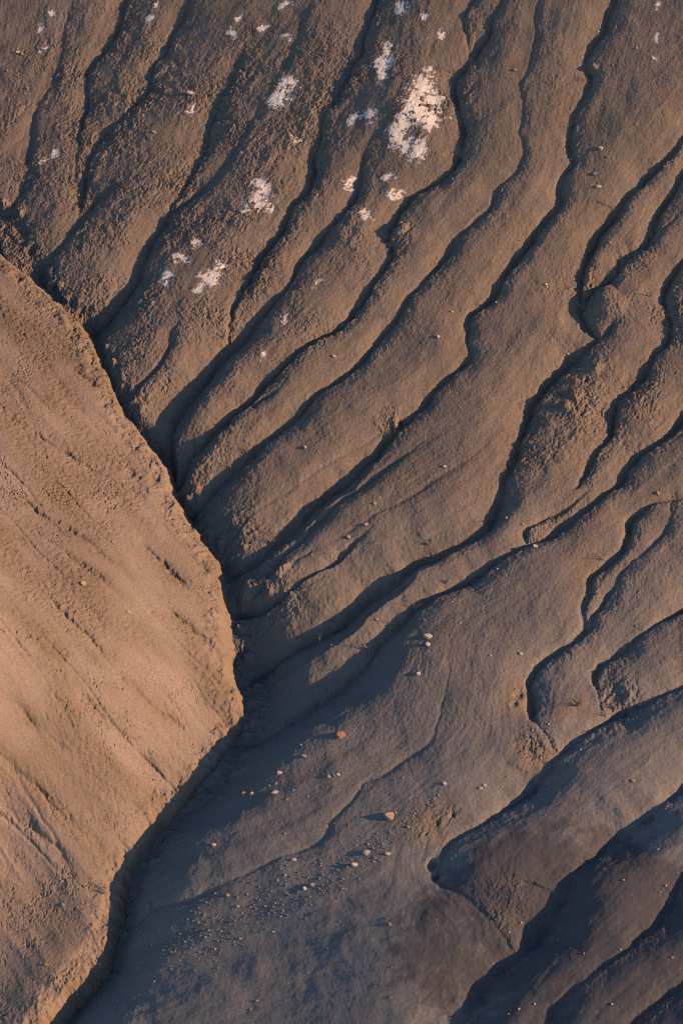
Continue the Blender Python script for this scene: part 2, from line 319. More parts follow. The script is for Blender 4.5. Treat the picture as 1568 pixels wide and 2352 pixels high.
# wandering of every edge
wu = gu + F(.06) * fbm(gu, gv, 1.1, 2, 21) + F(.024) * fbm(gu, gv, 4.5, 2, 31) + F(.012) * fbm(gu, gv, 15, 3, 41)
wv = gv + F(.06) * fbm(gu, gv, 1.1, 2, 51) + F(.024) * fbm(gu, gv, 4.5, 2, 61) + F(.012) * fbm(gu, gv, 15, 3, 71)
DOME = np.zeros_like(H); VAL = np.zeros_like(H); INC = np.zeros_like(H); BANK = np.zeros_like(H)
for gi, (inc, iw, val, vw, u, v, k) in enumerate(G):
    al = np.r_[0, np.cumsum(np.hypot(np.diff(u), np.diff(v)))]
    kk = np.maximum(k, .05) * (1 + np.maximum(k, 1) ** -2.5 * (.42 * perlin(al * .9 + gi * 7.7, al * 0 + gi * 3.3 + .5, 77) + .15 * perlin(al * 2.7 + gi * 5.1, al * 0 + gi * 1.7 + .5, 78))); pad = max(vw * 2.1 * math.sqrt(max(1, kk.max())), 1.25 if inc >= .04 else 0) + .15
    W = np.full(H.shape, 0, np.int8)
    i0, i1 = np.searchsorted(u_ax, [u.min() - pad, u.max() + pad]); j0, j1 = np.searchsorted(v_ax, [v.min() - pad, v.max() + pad])
    if i1 <= i0 or j1 <= j0: continue
    best = np.full((j1 - j0, i1 - i0), 99, F); side = np.zeros_like(best); kf = np.zeros_like(best)
    for i in range(len(u) - 1):
        a0, a1 = np.searchsorted(u_ax, [min(u[i], u[i + 1]) - pad, max(u[i], u[i + 1]) + pad]); b0, b1 = np.searchsorted(v_ax, [min(v[i], v[i + 1]) - pad, max(v[i], v[i + 1]) + pad])
        if a1 <= a0 or b1 <= b0: continue
        qu, qv = wu[b0:b1, a0:a1], wv[b0:b1, a0:a1]
        dx, dy = u[i + 1] - u[i], v[i + 1] - v[i]; L2 = dx * dx + dy * dy + 1e-9
        ax, ay = qu - F(u[i]), qv - F(v[i]); t = np.clip((ax * F(dx) + ay * F(dy)) / F(L2), 0, 1)
        d2 = (ax - t * F(dx)) ** 2 + (ay - t * F(dy)) ** 2
        s = (slice(b0 - j0, b1 - j0), slice(a0 - i0, a1 - i0)); m = d2 < best[s]
        best[s][m] = d2[m]; side[s][m] = bank_side(u, v, i, ax, ay, dx, dy, t)[m]; kf[s][m] = (kk[i] + t * (kk[i + 1] - kk[i]))[m]
    d = np.sqrt(best); right = side > 0
    # valley: domed shoulders meeting in a V, longer on the left bank; incision: a narrow trench with steep sides
    root = np.sqrt(np.maximum(kf, .05))
    rw = .55 + .95 * smooth(-1.5, -5, gv[j0:j1, i0:i1]) + .4 * np.clip(kf - 1, 0, 1)
    wid = vw * root * np.where(right, np.minimum(rw, 1.45), 2.0)
    t = np.clip(1 - d / wid, 0, 1)
    w = (j0, j1, i0, i1)
    VAL[j0:j1, i0:i1] = np.maximum(VAL[j0:j1, i0:i1], val * np.where(kf > 1, kf ** F(1.45), kf) * t * t)
    if inc >= .04: DOME[j0:j1, i0:i1] = np.maximum(DOME[j0:j1, i0:i1], F(.075) * np.minimum(kf, 1.2) * np.clip(1 - d / np.where(right, 1.25, .9), 0, 1) ** 1.6)
    ti = np.clip(d / (iw * np.minimum(root, 1.6) * np.where(right, .8, 1.2)), 0, 3)
    INC[j0:j1, i0:i1] = np.maximum(INC[j0:j1, i0:i1], inc * np.minimum(kf, 1.3) * np.exp(-ti ** 2.2))
    BANK[j0:j1, i0:i1] = np.maximum(BANK[j0:j1, i0:i1], np.where(right, np.exp(-(d / .24) ** 2), .3 * np.exp(-(d / .10) ** 2)) * np.minimum(kf, 1) * F(smooth(.02, .06, inc)))
def soften(A, r):
    """two running means along each axis"""
    for ax_ in (0, 1, 0, 1):
        B = np.moveaxis(A, ax_, 0); P = np.concatenate([np.repeat(B[:1], r + 1, 0), B, np.repeat(B[-1:], r, 0)]).cumsum(0, dtype=np.float64)
        A = np.moveaxis(((P[2 * r + 1:] - P[:-2 * r - 1]) / (2 * r + 1)).astype(F), 0, ax_)
    return A
DOME = soften(DOME, 11); VAL = np.maximum(VAL - F(.05), 0) + soften(np.minimum(VAL, F(.05)), 5)
H -= (F(1.15) * VAL + F(.6) * INC) * (1 - F(.28) * smooth(4, 11, gv).astype(F)) + DOME
# slumped lumps and hollows: x, y, radius (m), height (m)
LUMPS = [(575,1338,.13,.10),(600,1322,.10,.10),(640,1310,.10,.07),(615,1345,.09,.06),(655,1300,.08,.06),(560,1360,.10,.08),(912,524,.13,.09),(895,545,.07,.06),(906,966,.10,.05),(898,972,.05,-.09),(920,960,.05,-.08),
 (1400,700,.25,.10),(1395,668,.16,.05),(570,1500,.10,.10),(585,1560,.08,.10),(548,1440,.08,.08),(445,1115,.10,.08),(428,1135,.07,.07),(405,1128,.06,.06),(500,1250,.10,.08),(470,1215,.08,.06),(1003,2003,.07,-.06),(988,1975,.08,-.10),
 (1190,1585,.09,-.05),(1180,1610,.06,-.05),(1210,1730,.08,-.05),(1000,1890,.07,-.04),(1040,1865,.06,-.04),(130,655,.05,-.10),(105,650,.05,-.08),(1325,905,.12,.05),(1300,930,.1,.05),(1290,900,.05,-.04),(1370,840,.12,.05),(1345,870,.05,-.05),(1060,330,.08,.06),(1360,145,.07,.07),(1355,155,.05,-.06)]
lrng = random.Random(23)
for k in range(90):                                        # fallen clods along the foot of the cut bank
    q = chan[lrng.randrange(int(len(chan) * .12), int(len(chan) * .93))]
    LUMPS.append((q[0] + lrng.uniform(-8, 55), q[1] + lrng.uniform(-25, 20), lrng.uniform(.035, .10), lrng.choice((1, 1, 1, -.8)) * lrng.uniform(.025, .075)))
for x, y, r, a in LUMPS:
    pu, pv = settle([x], [y]); j0, j1 = np.searchsorted(v_ax, [pv[0] - 3 * r, pv[0] + 3 * r]); i0, i1 = np.searchsorted(u_ax, [pu[0] - 3 * r, pu[0] + 3 * r])
    q = ((wu[j0:j1, i0:i1] - F(pu[0])) ** 2 + (wv[j0:j1, i0:i1] - F(pv[0])) ** 2) / F(r * r)
    H[j0:j1, i0:i1] += F(a) * np.exp(-q ** 1.5); BANK[j0:j1, i0:i1] = np.maximum(BANK[j0:j1, i0:i1], np.exp(-q))

# roughness of the clay: clods in the upper left and on the shaded banks
ROUGH = [(200,250,320,.9),(350,500,220,1),(600,250,260,.9),(560,560,160,.9),(250,650,140,1),(820,180,180,.9),(940,260,130,.9),(760,560,110,.6),(480,750,160,.9),(330,830,110,1),(700,700,100,.6),(500,1030,100,.8),(520,1200,90,.8),
 (600,1340,90,1),(580,1480,80,1),(1370,680,100,.9),(1330,880,120,.9),(1260,1020,100,.9),(1480,900,80,.8),(1420,1040,70,.6),(1180,900,50,.6),(1460,600,60,.8),(910,540,40,1),(1190,1590,35,1),(1420,1610,60,.8),(1220,1720,40,1),(990,1900,50,.9),(1180,2100,60,.8),(1540,720,60,.7),(900,960,40,.8),(1350,620,40,.7),(560,1700,60,.7),(380,1890,70,.7)]
rough = np.zeros_like(H)
for x, y, r, s in ROUGH:
    a, b = spot(x, y); rough = np.maximum(rough, F(s) * np.exp(-(((gu - F(a)) ** 2 + ((gv - F(b)) * F(.85)) ** 2) / F((r / 130) ** 2))))
n1 = fbm(gu, gv, .9, 3, 81)
rough = np.clip(rough * 1.25 * (0.75 + .9 * n1) + .75 * BANK + 1.0 * np.exp(-(np.maximum(np.abs(chan_d) - .05, 0) / .36) ** 2), 0, 1.25)
rid = np.abs(fbm(wu, wv, 8, 3, 101, .6)); rid2 = fbm(wu, wv, 16, 4, 111, .75); rid3 = 1 - np.abs(fbm(wu, wv * F(.9), 12, 4, 115, .7)) * 2
f1, f2 = worley(wu + F(.03) * rid2, wv + F(.03) * rid3, 9.0, 5); clod = np.clip(1 - (f2 - f1) / .10, 0, 1)
# salt crust
SALT = [(969,198,24,22),(989,225,18,16),(949,238,24,20),(929,278,20,20),(984,270,24,20),(914,300,22,16),(929,330,22,16),(959,345,18,20),(968,255,30,20),(921,15,14,14),(890,110,14,14),(878,145,20,14),(880,170,14,16),(852,262,16,14),(815,268,14,8),(1011,75,12,10),(974,34,8,10),(988,155,10,14),
 (800,412,14,10),(890,400,16,8),(838,490,12,8),(905,435,14,6),(665,190,22,14),(645,225,22,16),(677,320,8,8),(600,425,16,18),(595,460,22,18),(570,485,14,8),(617,475,10,10),(450,557,14,10),(415,589,20,8),(385,624,12,16),(380,640,12,12),(480,639,18,14),(505,609,14,12),(460,660,12,8),
 (115,32,8,8),(90,65,8,8),(105,107,8,10),(400,142,6,6),(442,245,9,12),(655,7,14,8),(535,75,8,14),(605,60,14,8),(660,80,8,8),(125,345,8,12),(105,370,12,8),(345,40,12,8),(360,5,8,6),(545,40,6,8),(1514,10,6,10),(1506,80,7,8),(1519,90,6,6),(1504,130,8,6),(605,809,8,8),(725,644,8,12),(655,724,7,7)]
salt = np.zeros_like(H)
swu = gu + F(.10) * fbm(gu, gv, 3.5, 3, 163) + F(.04) * fbm(gu, gv, 11, 2, 164); swv = gv + F(.10) * fbm(gu, gv, 3.5, 3, 165) + F(.05) * fbm(gu, gv, 11, 2, 166)
for x, y, rx, ry in SALT:
    a, b = settle([x], [y]); k = 130 if rx < 15 else 122
    j0, j1 = np.searchsorted(v_ax, [b[0] - 1, b[0] + 1]); i0, i1 = np.searchsorted(u_ax, [a[0] - 1, a[0] + 1])
    e = np.exp(-(((swu[j0:j1, i0:i1] - F(a[0])) * F(k / rx)) ** 2 + ((swv[j0:j1, i0:i1] - F(b[0])) * F(96 / ry)) ** 2) * F(.55))
    salt[j0:j1, i0:i1] = np.maximum(salt[j0:j1, i0:i1], e * F(min(1, .62 + rx / 45)))
    ru_ = max(rx, 9) / 100; H[j0:j1, i0:i1] -= F(.17) * (gu[j0:j1, i0:i1] - F(a[0])) * np.exp(-(((gu[j0:j1, i0:i1] - F(a[0])) / F(ru_)) ** 2 + ((gv[j0:j1, i0:i1] - F(b[0])) / F(ru_ * 1.2)) ** 2))
flk = F(.40) * fbm(wu, wv * F(1.6), 6, 4, 161, .75) + F(.14) * st_f - F(.25) * clod + F(.10) * rid3 - F(.03)
salt = smooth(.40, .60, salt + np.minimum(salt * 3, 1) * flk)
rough = np.maximum(rough, F(.22) * np.clip(fbm(gu, gv, .8, 3, 84) * 1.6 + .3, 0, 1) * (1 - smooth(-3, -7, gv))) * (1 + F(.3) * np.clip(BANK, 0, 1)) * (1 - F(.75) * salt)
H += rough * (F(.030) * np.abs(fbm(wu, wv, 2.6, 2, 99)) + F(.003) * np.abs(st_f) * np.clip(.6 + n1, .2, 1.2) + F(.016) * (rid - .3) + F(.009) * rid3 + F(.0085) * rid2) - F(.012) * rough * clod * np.clip(fbm(gu, gv, 1.7, 2, 95) * 2.5 + .2, 0, 1)
H += F(.002) * st_c * (1 - .3 * rough) + F(.0012) * st_f
grain = fbm(gu, gv, 22, 3, 131, .85); mid = fbm(wu, wv, 10, 2, 135)
H += F(.03) * fbm(gu, gv, .55, 3, 121) + F(.0024) * mid + F(.0036) * grain * (1 - F(.5) * smooth(-3, -8, gv)) + F(.011) * fbm(wu, wv, 2.4, 2, 137)
far = np.maximum(np.maximum(np.abs(gu) - 7.3, 0), np.maximum(np.abs(gv - 1.3) - 12.4, 0))
H += np.minimum(far, 6) * F(.07) * fbm(gu, gv, .35, 3, 151)

# ------------------------------------------------------------------ soil colours, plus shade painted into the bottom right
DARK = [(1290,2165,270,190,1),(1490,2230,200,170,1),(1080,2190,170,120,.75),(1180,2010,110,55,1),(1440,2065,140,45,1),(1200,1990,80,50,1),(1130,2000,60,40,.7),(1260,2010,50,40,.8),(1430,2060,110,45,1),(1360,2080,60,50,.7),(1480,2110,70,50,.7),(1100,2080,110,50,.6),(1050,2180,170,80,.5),(1300,2200,140,90,.7),(1450,2260,160,90,.8),(1200,2300,120,60,.7)]  # dark soil patches; the wide ones also paint in the corner's shade
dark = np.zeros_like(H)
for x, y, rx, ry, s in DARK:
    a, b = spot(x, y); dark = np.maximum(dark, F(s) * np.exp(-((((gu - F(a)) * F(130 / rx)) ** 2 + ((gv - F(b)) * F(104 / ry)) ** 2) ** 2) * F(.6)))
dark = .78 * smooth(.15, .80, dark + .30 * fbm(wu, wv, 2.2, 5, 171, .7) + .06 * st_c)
OCHRE = [(975,1895,60,40,1),(1035,1858,40,22,.9),(1195,1590,34,50,1),(1222,1728,40,34,1),(1325,915,45,75,.8),(1290,235,26,60,.7),(1320,530,30,40,.7),(1200,520,40,26,.8),(1160,1000,22,70,.7),(1350,620,18,80,.6),(1345,1280,40,90,.7),(985,1265,30,14,1),(1310,1620,40,24,.9),(905,960,40,18,.8),(1290,1190,60,20,.6),(440,1100,40,20,.8),(215,655,30,12,.5),(520,745,30,30,.6),(700,120,14,60,.5),(60,490,24,14,.8)]
ochre = np.zeros_like(H)
for x, y, rx, ry, s in OCHRE:
    a, b = settle([x], [y]); ochre = np.maximum(ochre, F(s) * np.exp(-(((wu - F(a[0])) * F(130 / rx)) ** 2 + ((wv - F(b[0])) * F(104 / ry)) ** 2) * F(.6)))
ochre = F(.6) * smooth(.18, .85, ochre + .22 * fbm(wu, wv, 5, 4, 195, .7)).astype(F)
band = smooth(-8, 3, gv + 1.2 * fbm(gu, gv, .35, 3, 191)).astype(F)
tone = np.clip(.5 + .22 * fbm(gu, gv, .8, 3, 181) + .07 * st_c + .05 * st_f, 0, 1)

# ------------------------------------------------------------------ materials
def nodes_of(name):
    m = bpy.data.materials.new(name); m.use_nodes = True
    return m, m.node_tree.nodes, m.node_tree.links
def mixc(nn, ll, fac, a, b, mode='MIX'):
    n = nn.new('ShaderNodeMix'); n.data_type = 'RGBA'; n.blend_type = mode
    for s, v in ((0, fac), (6, a), (7, b)):
        if hasattr(v, 'is_linked'): ll.new(v, n.inputs[s])
        else: n.inputs[s].default_value = v
    return n.outputs[2]
def earth(name, ca, cb, salty=False, grain=1.0):
    m, nn, ll = nodes_of(name); b = nn['Principled BSDF']; b.inputs['Roughness'].default_value = .95; b.inputs['Specular IOR Level'].default_value = .1
    tc = nn.new('ShaderNodeTexCoord'); obj = tc.outputs['Object']
    at = nn.new('ShaderNodeAttribute'); at.attribute_name = 'tone'
    c = mixc(nn, ll, at.outputs['Fac'], ca, cb)
    n2 = nn.new('ShaderNodeTexNoise'); n2.inputs['Scale'].default_value = 38; n2.inputs['Detail'].default_value = 5; n2.inputs['Roughness'].default_value = .7; ll.new(obj, n2.inputs['Vector'])
    r2 = nn.new('ShaderNodeMapRange'); r2.inputs[1].default_value = .3; r2.inputs[2].default_value = .7; r2.inputs[3].default_value = .72; r2.inputs[4].default_value = 1.25; ll.new(n2.outputs[0], r2.inputs[0])
    c = mixc(nn, ll, 1.0, c, r2.outputs[0], 'MULTIPLY')
    if salty:
        a3 = nn.new('ShaderNodeAttribute'); a3.attribute_name = 'band'
        c0 = mixc(nn, ll, at.outputs['Fac'], (.265, .188, .136, 1), (.365, .264, .194, 1)); c0 = mixc(nn, ll, 1.0, c0, r2.outputs[0], 'MULTIPLY'); c = mixc(nn, ll, a3.outputs['Fac'], c, c0)
        a4 = nn.new('ShaderNodeAttribute'); a4.attribute_name = 'ochre'; c = mixc(nn, ll, a4.outputs['Fac'], c, mixc(nn, ll, 1.0, (.35, .232, .143, 1), r2.outputs[0], 'MULTIPLY'))
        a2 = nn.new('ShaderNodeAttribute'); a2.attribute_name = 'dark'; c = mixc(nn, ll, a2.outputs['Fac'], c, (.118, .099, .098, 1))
        n4 = nn.new('ShaderNodeTexVoronoi'); n4.inputs['Scale'].default_value = 30; ll.new(obj, n4.inputs['Vector'])
        r4 = nn.new('ShaderNodeMapRange'); r4.inputs[1].default_value = .02; r4.inputs[2].default_value = .06; r4.inputs[3].default_value = .5; r4.inputs[4].default_value = 0; ll.new(n4.outputs['Distance'], r4.inputs[0])
        c = mixc(nn, ll, r4.outputs[0], c, (.40, .33, .27, 1))
        a1 = nn.new('ShaderNodeAttribute'); a1.attribute_name = 'salt'; c = mixc(nn, ll, a1.outputs['Fac'], c, (.97, .82, .70, 1))
    ll.new(c, b.inputs['Base Color'])
    n3 = nn.new('ShaderNodeTexNoise'); n3.inputs['Scale'].default_value = 55; n3.inputs['Detail'].default_value = 4; n3.inputs['Roughness'].default_value = .75; ll.new(obj, n3.inputs['Vector'])
    bp = nn.new('ShaderNodeBump'); bp.inputs['Strength'].default_value = .5 * grain; bp.inputs['Distance'].default_value = .012; ll.new(n3.outputs[0], bp.inputs['Height']); ll.new(bp.outputs[0], b.inputs['Normal'])
    return m
M_slope = earth('grey_brown_clay', (.245, .213, .193, 1), (.34, .288, .25, 1), True)
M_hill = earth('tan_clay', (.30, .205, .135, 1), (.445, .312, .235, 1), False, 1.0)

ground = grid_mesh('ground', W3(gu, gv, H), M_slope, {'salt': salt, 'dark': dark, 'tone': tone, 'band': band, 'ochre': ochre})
ground['kind'] = 'structure'

# ------------------------------------------------------------------ the tan hill on the left
RIM = [(-450,100),(-200,400),(0,585),(40,615),(80,650),(130,695),(185,750),(210,800),(235,850),(262,920),(300,980),(340,1025),(371,1062),(378,1090),(384,1130),(420,1190),(455,1235),(480,1270),(497,1310),(502,1350),(507,1390),(506,1440),(509,1490),(518,1553)]
HILL = [(0,585,.06),(130,695,0),(235,850,-.08),(340,1025,-.18),(420,1190,-.24),(497,1310,-.28),(505,1440,-.36),(518,1553,-.50),(600,1610,-.82),(555,1670,-.82),(510,1750,-.82),(440,1830,-.82),(362,1900,-.82),(297,1990,-.82),(270,2055,-.82),(253,2125,-.82),(232,2195,-.82),(186,2240,-.82),(136,2285,-.82),(106,2322,-.82),(90,2352,-.82),
 (460,1690,-.62),(400,1785,-.6),(330,1890,-.6),(240,2010,-.65),(200,2150,-.70),(130,2255,-.74),(70,2325,-.78),(60,2352,-.8),
 (0,800,.42),(0,1000,.90),(0,1300,1.5),(0,1600,1.4),(0,1850,.25),(0,2000,-.36),(0,2150,-.70),(0,2300,-.87),(250,1300,.6),(250,1600,.55),(200,1850,-.12),(120,1900,-.1),(120,2000,-.50),(100,2150,-.745),(200,2020,-.6),(120,1000,.5),
 (-300,400,.3),(-300,700,.9),(-300,1100,2.0),(-300,1600,2.9),(-300,2000,.1),(-300,2400,-.9),(-800,1500,4.0),(-800,2400,-.9),(-800,600,1.5),(-150,2560,-1.3)]
hu_ax = axis(-7.2, -.9, .0125, -22, -.8); hv_ax = axis(-10.6, 6.5, .0145, -24, 22)
hu, hv = np.meshgrid(hu_ax.astype(F), hv_ax.astype(F))
HH = tps(HILL, hu, hv)
rim_h = np.interp([p[1] for p in RIM], [100, 585, 695, 850, 1025, 1190, 1310, 1440, 1553], [.3, .06, .0, -.08, -.18, -.24, -.28, -.36, -.50])
ru, rv = spot([p[0] for p in RIM], [p[1] for p in RIM], rim_h)
low = [(545,1600),(560,1640),(530,1700),(490,1760),(430,1830),(355,1905),(292,1992),(265,2055),(250,2125),(228,2198),(182,2242),(132,2287),(102,2324),(86,2352),(10,2560),(-210,2900)]
lu, lv = spot([p[0] for p in low], [p[1] for p in low], -.82)
hwu = hu + F(.045) * fbm(hu, hv, 2.5, 3, 201) + F(.030) * fbm(hu, hv, 6, 4, 211, .65); hwv = hv + F(.045) * fbm(hu, hv, 2.5, 3, 221) + F(.030) * fbm(hu, hv, 6, 4, 231, .65)
hd, hside, _ = seg_field(hwu, hwv, np.r_[ru, lu], np.r_[rv, lv], [])
out = np.where(hside > 0, hd, -hd).astype(F)
# rills running down its face to the lower right
ca, sa = math.cos(rad(-50)), math.sin(rad(-50))
al = hu * F(ca) + hv * F(sa); ac = -hu * F(sa) + hv * F(ca)
ac = ac + F(.12) * fbm(hu, hv, .6, 2, 241) + F(.03) * fbm(hu, hv, 3, 2, 245)
def rl(f, st, seed, o=2): return fbm(ac, al * F(st), f, o, seed)
patch = np.clip(.45 + .8 * fbm(ac * 1.0, al * F(.5), .8, 3, 251), 0, 1)
HH += F(.035) * rl(1.2, .22, 261, 3) - F(.022) * np.clip(1 - np.abs(rl(1.6, .12, 271, 1)) * 9, 0, 1) * patch
HH += F(.006) * rl(5, .25, 281) + patch * (F(.008) * np.abs(fbm(hu, hv, 9, 3, 291)) + F(.004) * fbm(hu, hv, 22, 2, 295))
jit = fbm(hu, hv, 12, 3, 297, .6)
w1, w2 = worley(hwu + F(.03) * jit, hwv, 6.0, 8); w3, w4 = worley(hwu + F(.02) * jit, hwv + F(.02) * jit, 14.0, 9)
crack = np.clip(1 - (w2 - w1) / .06, 0, 1) * np.clip(fbm(hu, hv, 2.0, 2, 301) * 2.2 - .1, 0, 1) + .7 * np.clip(1 - (w4 - w3) / .09, 0, 1) * np.clip(fbm(hu, hv, 1.3, 3, 311) * 2.4 - .1, 0, 1)
HH -= F(.034) * crack * (.25 + patch)
rg = np.clip(rl(1.1, .35, 315, 3) * 2.0 + .25, 0, 1)
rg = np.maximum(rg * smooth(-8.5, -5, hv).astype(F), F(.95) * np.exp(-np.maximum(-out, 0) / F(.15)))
HILL_RILLS = [[(0,1738),(25,1763),(100,1823),(150,1878),(210,1928),(240,1965)],[(270,1693),(345,1758),(380,1793)],[(290,1554),(350,1619),(400,1659),(430,1690)],[(150,1560),(215,1619),(280,1689),(340,1750)],[(40,1199),(150,1274),(225,1324),(300,1400)],[(0,1129),(65,1159),(140,1219)],
 [(300,1229),(350,1270),(410,1330),(470,1385)],[(360,1379),(415,1424),(480,1480)],[(0,949),(100,1009),(190,1064),(280,1114),(350,1150)],[(165,844),(220,884),(265,915)],[(0,1848),(30,1868),(100,1928),(170,1990)],[(0,1450),(90,1520),(180,1600)],[(60,1330),(160,1420),(260,1520)],[(0,1600),(70,1655),(150,1730)],[(100,1180),(190,1235),(280,1310)]]
for q in HILL_RILLS:
    P = catmull([p for p in q], 15); pu, pv = spot(P[:, 0], P[:, 1])
    for _ in range(4): pu, pv = spot(P[:, 0], P[:, 1], tps(HILL, pu.astype(F), pv.astype(F)))
    i0, i1 = np.searchsorted(hu_ax, [pu.min() - .4, pu.max() + .4]); j0, j1 = np.searchsorted(hv_ax, [pv.min() - .4, pv.max() + .4])
    w_ = (slice(j0, j1), slice(i0, i1)); dd, ss, (tt,) = seg_field(hwu[w_], hwv[w_], pu, pv, [np.linspace(0, 1, len(pu))])
    amp = np.sin(np.pi * np.clip(tt, .02, .98)) ** .5 * np.clip(.75 + .8 * fbm(hu[w_], hv[w_], 1.5, 2, 333), .2, 1.4)
    HH[w_] -= amp * (F(.035) * np.exp(-(dd / F(.05)) ** 1.5) + F(.03) * np.clip(1 - dd / F(.28), 0, 1) ** 2)
    rg[w_] = np.maximum(rg[w_], amp * np.exp(-(dd / .14) ** 2))
HH += rg * (F(.015) * np.abs(fbm(hwu, hwv, 7, 3, 317)) + F(.010) * jit) + F(.0022) * fbm(hu, hv, 11, 2, 319) + F(.0030) * fbm(hu, hv, 22, 3, 321, .85)
nick = np.clip(1 - np.abs(fbm(ac * 1.0, al * F(.45), 9, 2, 325)) / .09, 0, 1) * np.clip(fbm(hwu, hwv, 6, 3, 327, .6) * 2.6 - .5, 0, 1) * np.clip(rl(.9, .4, 329, 2) * 2 + .45, .1, 1)
HH -= F(.021) * nick
for x, y, r, a in [(345,1832,.12,-.07),(372,1825,.07,-.05),(315,1862,.08,-.05),(330,1880,.07,-.04),(285,875,.10,-.03),(305,905,.09,-.035),(52,770,.03,-.05),(505,1500,.07,-.05),(300,1090,.08,-.04),(318,1100,.04,-.05),(178,840,.06,-.03)]:
    pu, pv = spot(x, y, tps(HILL, *[q.astype(F) for q in spot([x], [y], [0.0])])[0] * .8); HH += F(a) * np.exp(-((hwu - F(pu)) ** 2 + (hwv - F(pv)) ** 2) / F(r * r))
HH = np.where(out > -.30, HH - F(.55) * (np.minimum(out, .3) + F(.30)) ** 2, HH)
HH = np.where(out > 0, HH - F(2.0) * out, HH)
HH += F(.055) * np.exp(-((out + F(.12)) / F(.16)) ** 2) * fbm(hwu, hwv, 3.2, 4, 351, .6)
keep = out < .55
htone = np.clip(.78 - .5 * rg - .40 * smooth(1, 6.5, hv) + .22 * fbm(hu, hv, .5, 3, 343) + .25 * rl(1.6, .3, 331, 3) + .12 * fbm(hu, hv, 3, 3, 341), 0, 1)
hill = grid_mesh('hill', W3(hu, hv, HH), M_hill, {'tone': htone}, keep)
hill['kind'] = 'structure'

# ------------------------------------------------------------------ stones, chips and dry plants
def bilerp(ua, va, A, u, v):
    i = np.clip(np.searchsorted(ua, u) - 1, 0, len(ua) - 2); j = np.clip(np.searchsorted(va, v) - 1, 0, len(va) - 2)
    fu = (u - ua[i]) / (ua[i + 1] - ua[i]); fv = (v - va[j]) / (va[j + 1] - va[j])
    return (A[j, i] * (1 - fu) + A[j, i + 1] * fu) * (1 - fv) + (A[j + 1, i] * (1 - fu) + A[j + 1, i + 1] * fu) * fv
def rest(x, y):
    """where the sight line through the survey picture first meets the ground or the hill: (u, v, h)"""
    hs = np.arange(2.6, -2.2, -.01); u, v = spot(np.full(hs.shape, x), np.full(hs.shape, y), hs)
    top = bilerp(u_ax, v_ax, H, u, v)
    inh = (u < hu_ax[-1] - .05)
    ht = np.where(inh, bilerp(hu_ax, hv_ax, np.where(out < .5, HH, -9), u, v), -9)
    top = np.maximum(top, ht); k = int(np.argmax(hs <= top))
    return u[k], v[k], top[k]
def point(u, v, h): return Vector(u * U + v * V + h * N)
def stone_mat(name, c):
    m, nn, ll = nodes_of(name); b = nn['Principled BSDF']; b.inputs['Roughness'].default_value = .85; b.inputs['Specular IOR Level'].default_value = .2
    tc = nn.new('ShaderNodeTexCoord'); n = nn.new('ShaderNodeTexNoise'); n.inputs['Scale'].default_value = 30; n.inputs['Detail'].default_value = 4; ll.new(tc.outputs['Object'], n.inputs['Vector'])
    col = mixc(nn, ll, n.outputs[0], tuple(q * .72 for q in c) + (1,), tuple(q * 1.2 for q in c) + (1,)); ll.new(col, b.inputs['Base Color'])
    bp = nn.new('ShaderNodeBump'); bp.inputs['Strength'].default_value = .4; bp.inputs['Distance'].default_value = .01; ll.new(n.outputs[0], bp.inputs['Height']); ll.new(bp.outputs[0], b.inputs['Normal'])
    return m
SM = {'pale': stone_mat('pale_stone', (.62, .50, .41)), 'orange': stone_mat('orange_stone', (.52, .27, .15)), 'pink': stone_mat('pink_stone', (.50, .32, .25)), 'grey': stone_mat('grey_stone', (.34, .31, .29)), 'yellow': stone_mat('yellow_stone', (.60, .44, .26))}
import bmesh
def slab(bm, rng, L, Wd, T, M):
    """an angular broken piece: irregular outline, chipped upper edge"""
    n = rng.randint(6, 9); a0 = rng.random() * 6.28; lo, hi = [], []
    for i in range(n):
        a = a0 + (i + rng.uniform(-.28, .28)) * 2 * math.pi / n; r = rng.uniform(.78, 1.08)
        x, y = math.cos(a) * L / 2 * r, math.sin(a) * Wd / 2 * r
        lo.append(bm.verts.new(M @ Vector((x, y, -T * .6)))); q = rng.uniform(.72, .96)
        hi.append(bm.verts.new(M @ Vector((x * q + rng.uniform(-.04, .04) * L, y * q, T * rng.uniform(.3, .6)))))
    c = bm.verts.new(M @ Vector((rng.uniform(-.1, .1) * L, rng.uniform(-.1, .1) * Wd, T * .62)))
    for i in range(n):
        j = (i + 1) % n; bm.faces.new((lo[i], lo[j], hi[j], hi[i])); bm.faces.new((hi[i], hi[j], c))
    bm.faces.new(lo[::-1])
def mesh_of(name, bm, mat):
    me = bpy.data.meshes.new(name); bmesh.ops.recalc_face_normals(bm, faces=bm.faces); bm.to_mesh(me); bm.free(); me.materials.append(mat); return me
LAY = Matrix((U, V, N)).transposed().to_4x4()
def put(o, u, v, h, turn, rng, tilt=.2):
    o.rotation_mode = 'QUATERNION'
    R = LAY @ Matrix.Rotation(rng.uniform(-tilt, tilt), 4, 'X') @ Matrix.Rotation(rng.uniform(.15, .2 + 2 * tilt), 4, 'Y') @ Matrix.Rotation(turn, 4, 'Z')
    o.rotation_quaternion = R.to_quaternion(); o.location = point(u, v, h)
def say(o, label, cat, group=None):
    o['label'] = label; o['category'] = cat
    if group: o['group'] = group
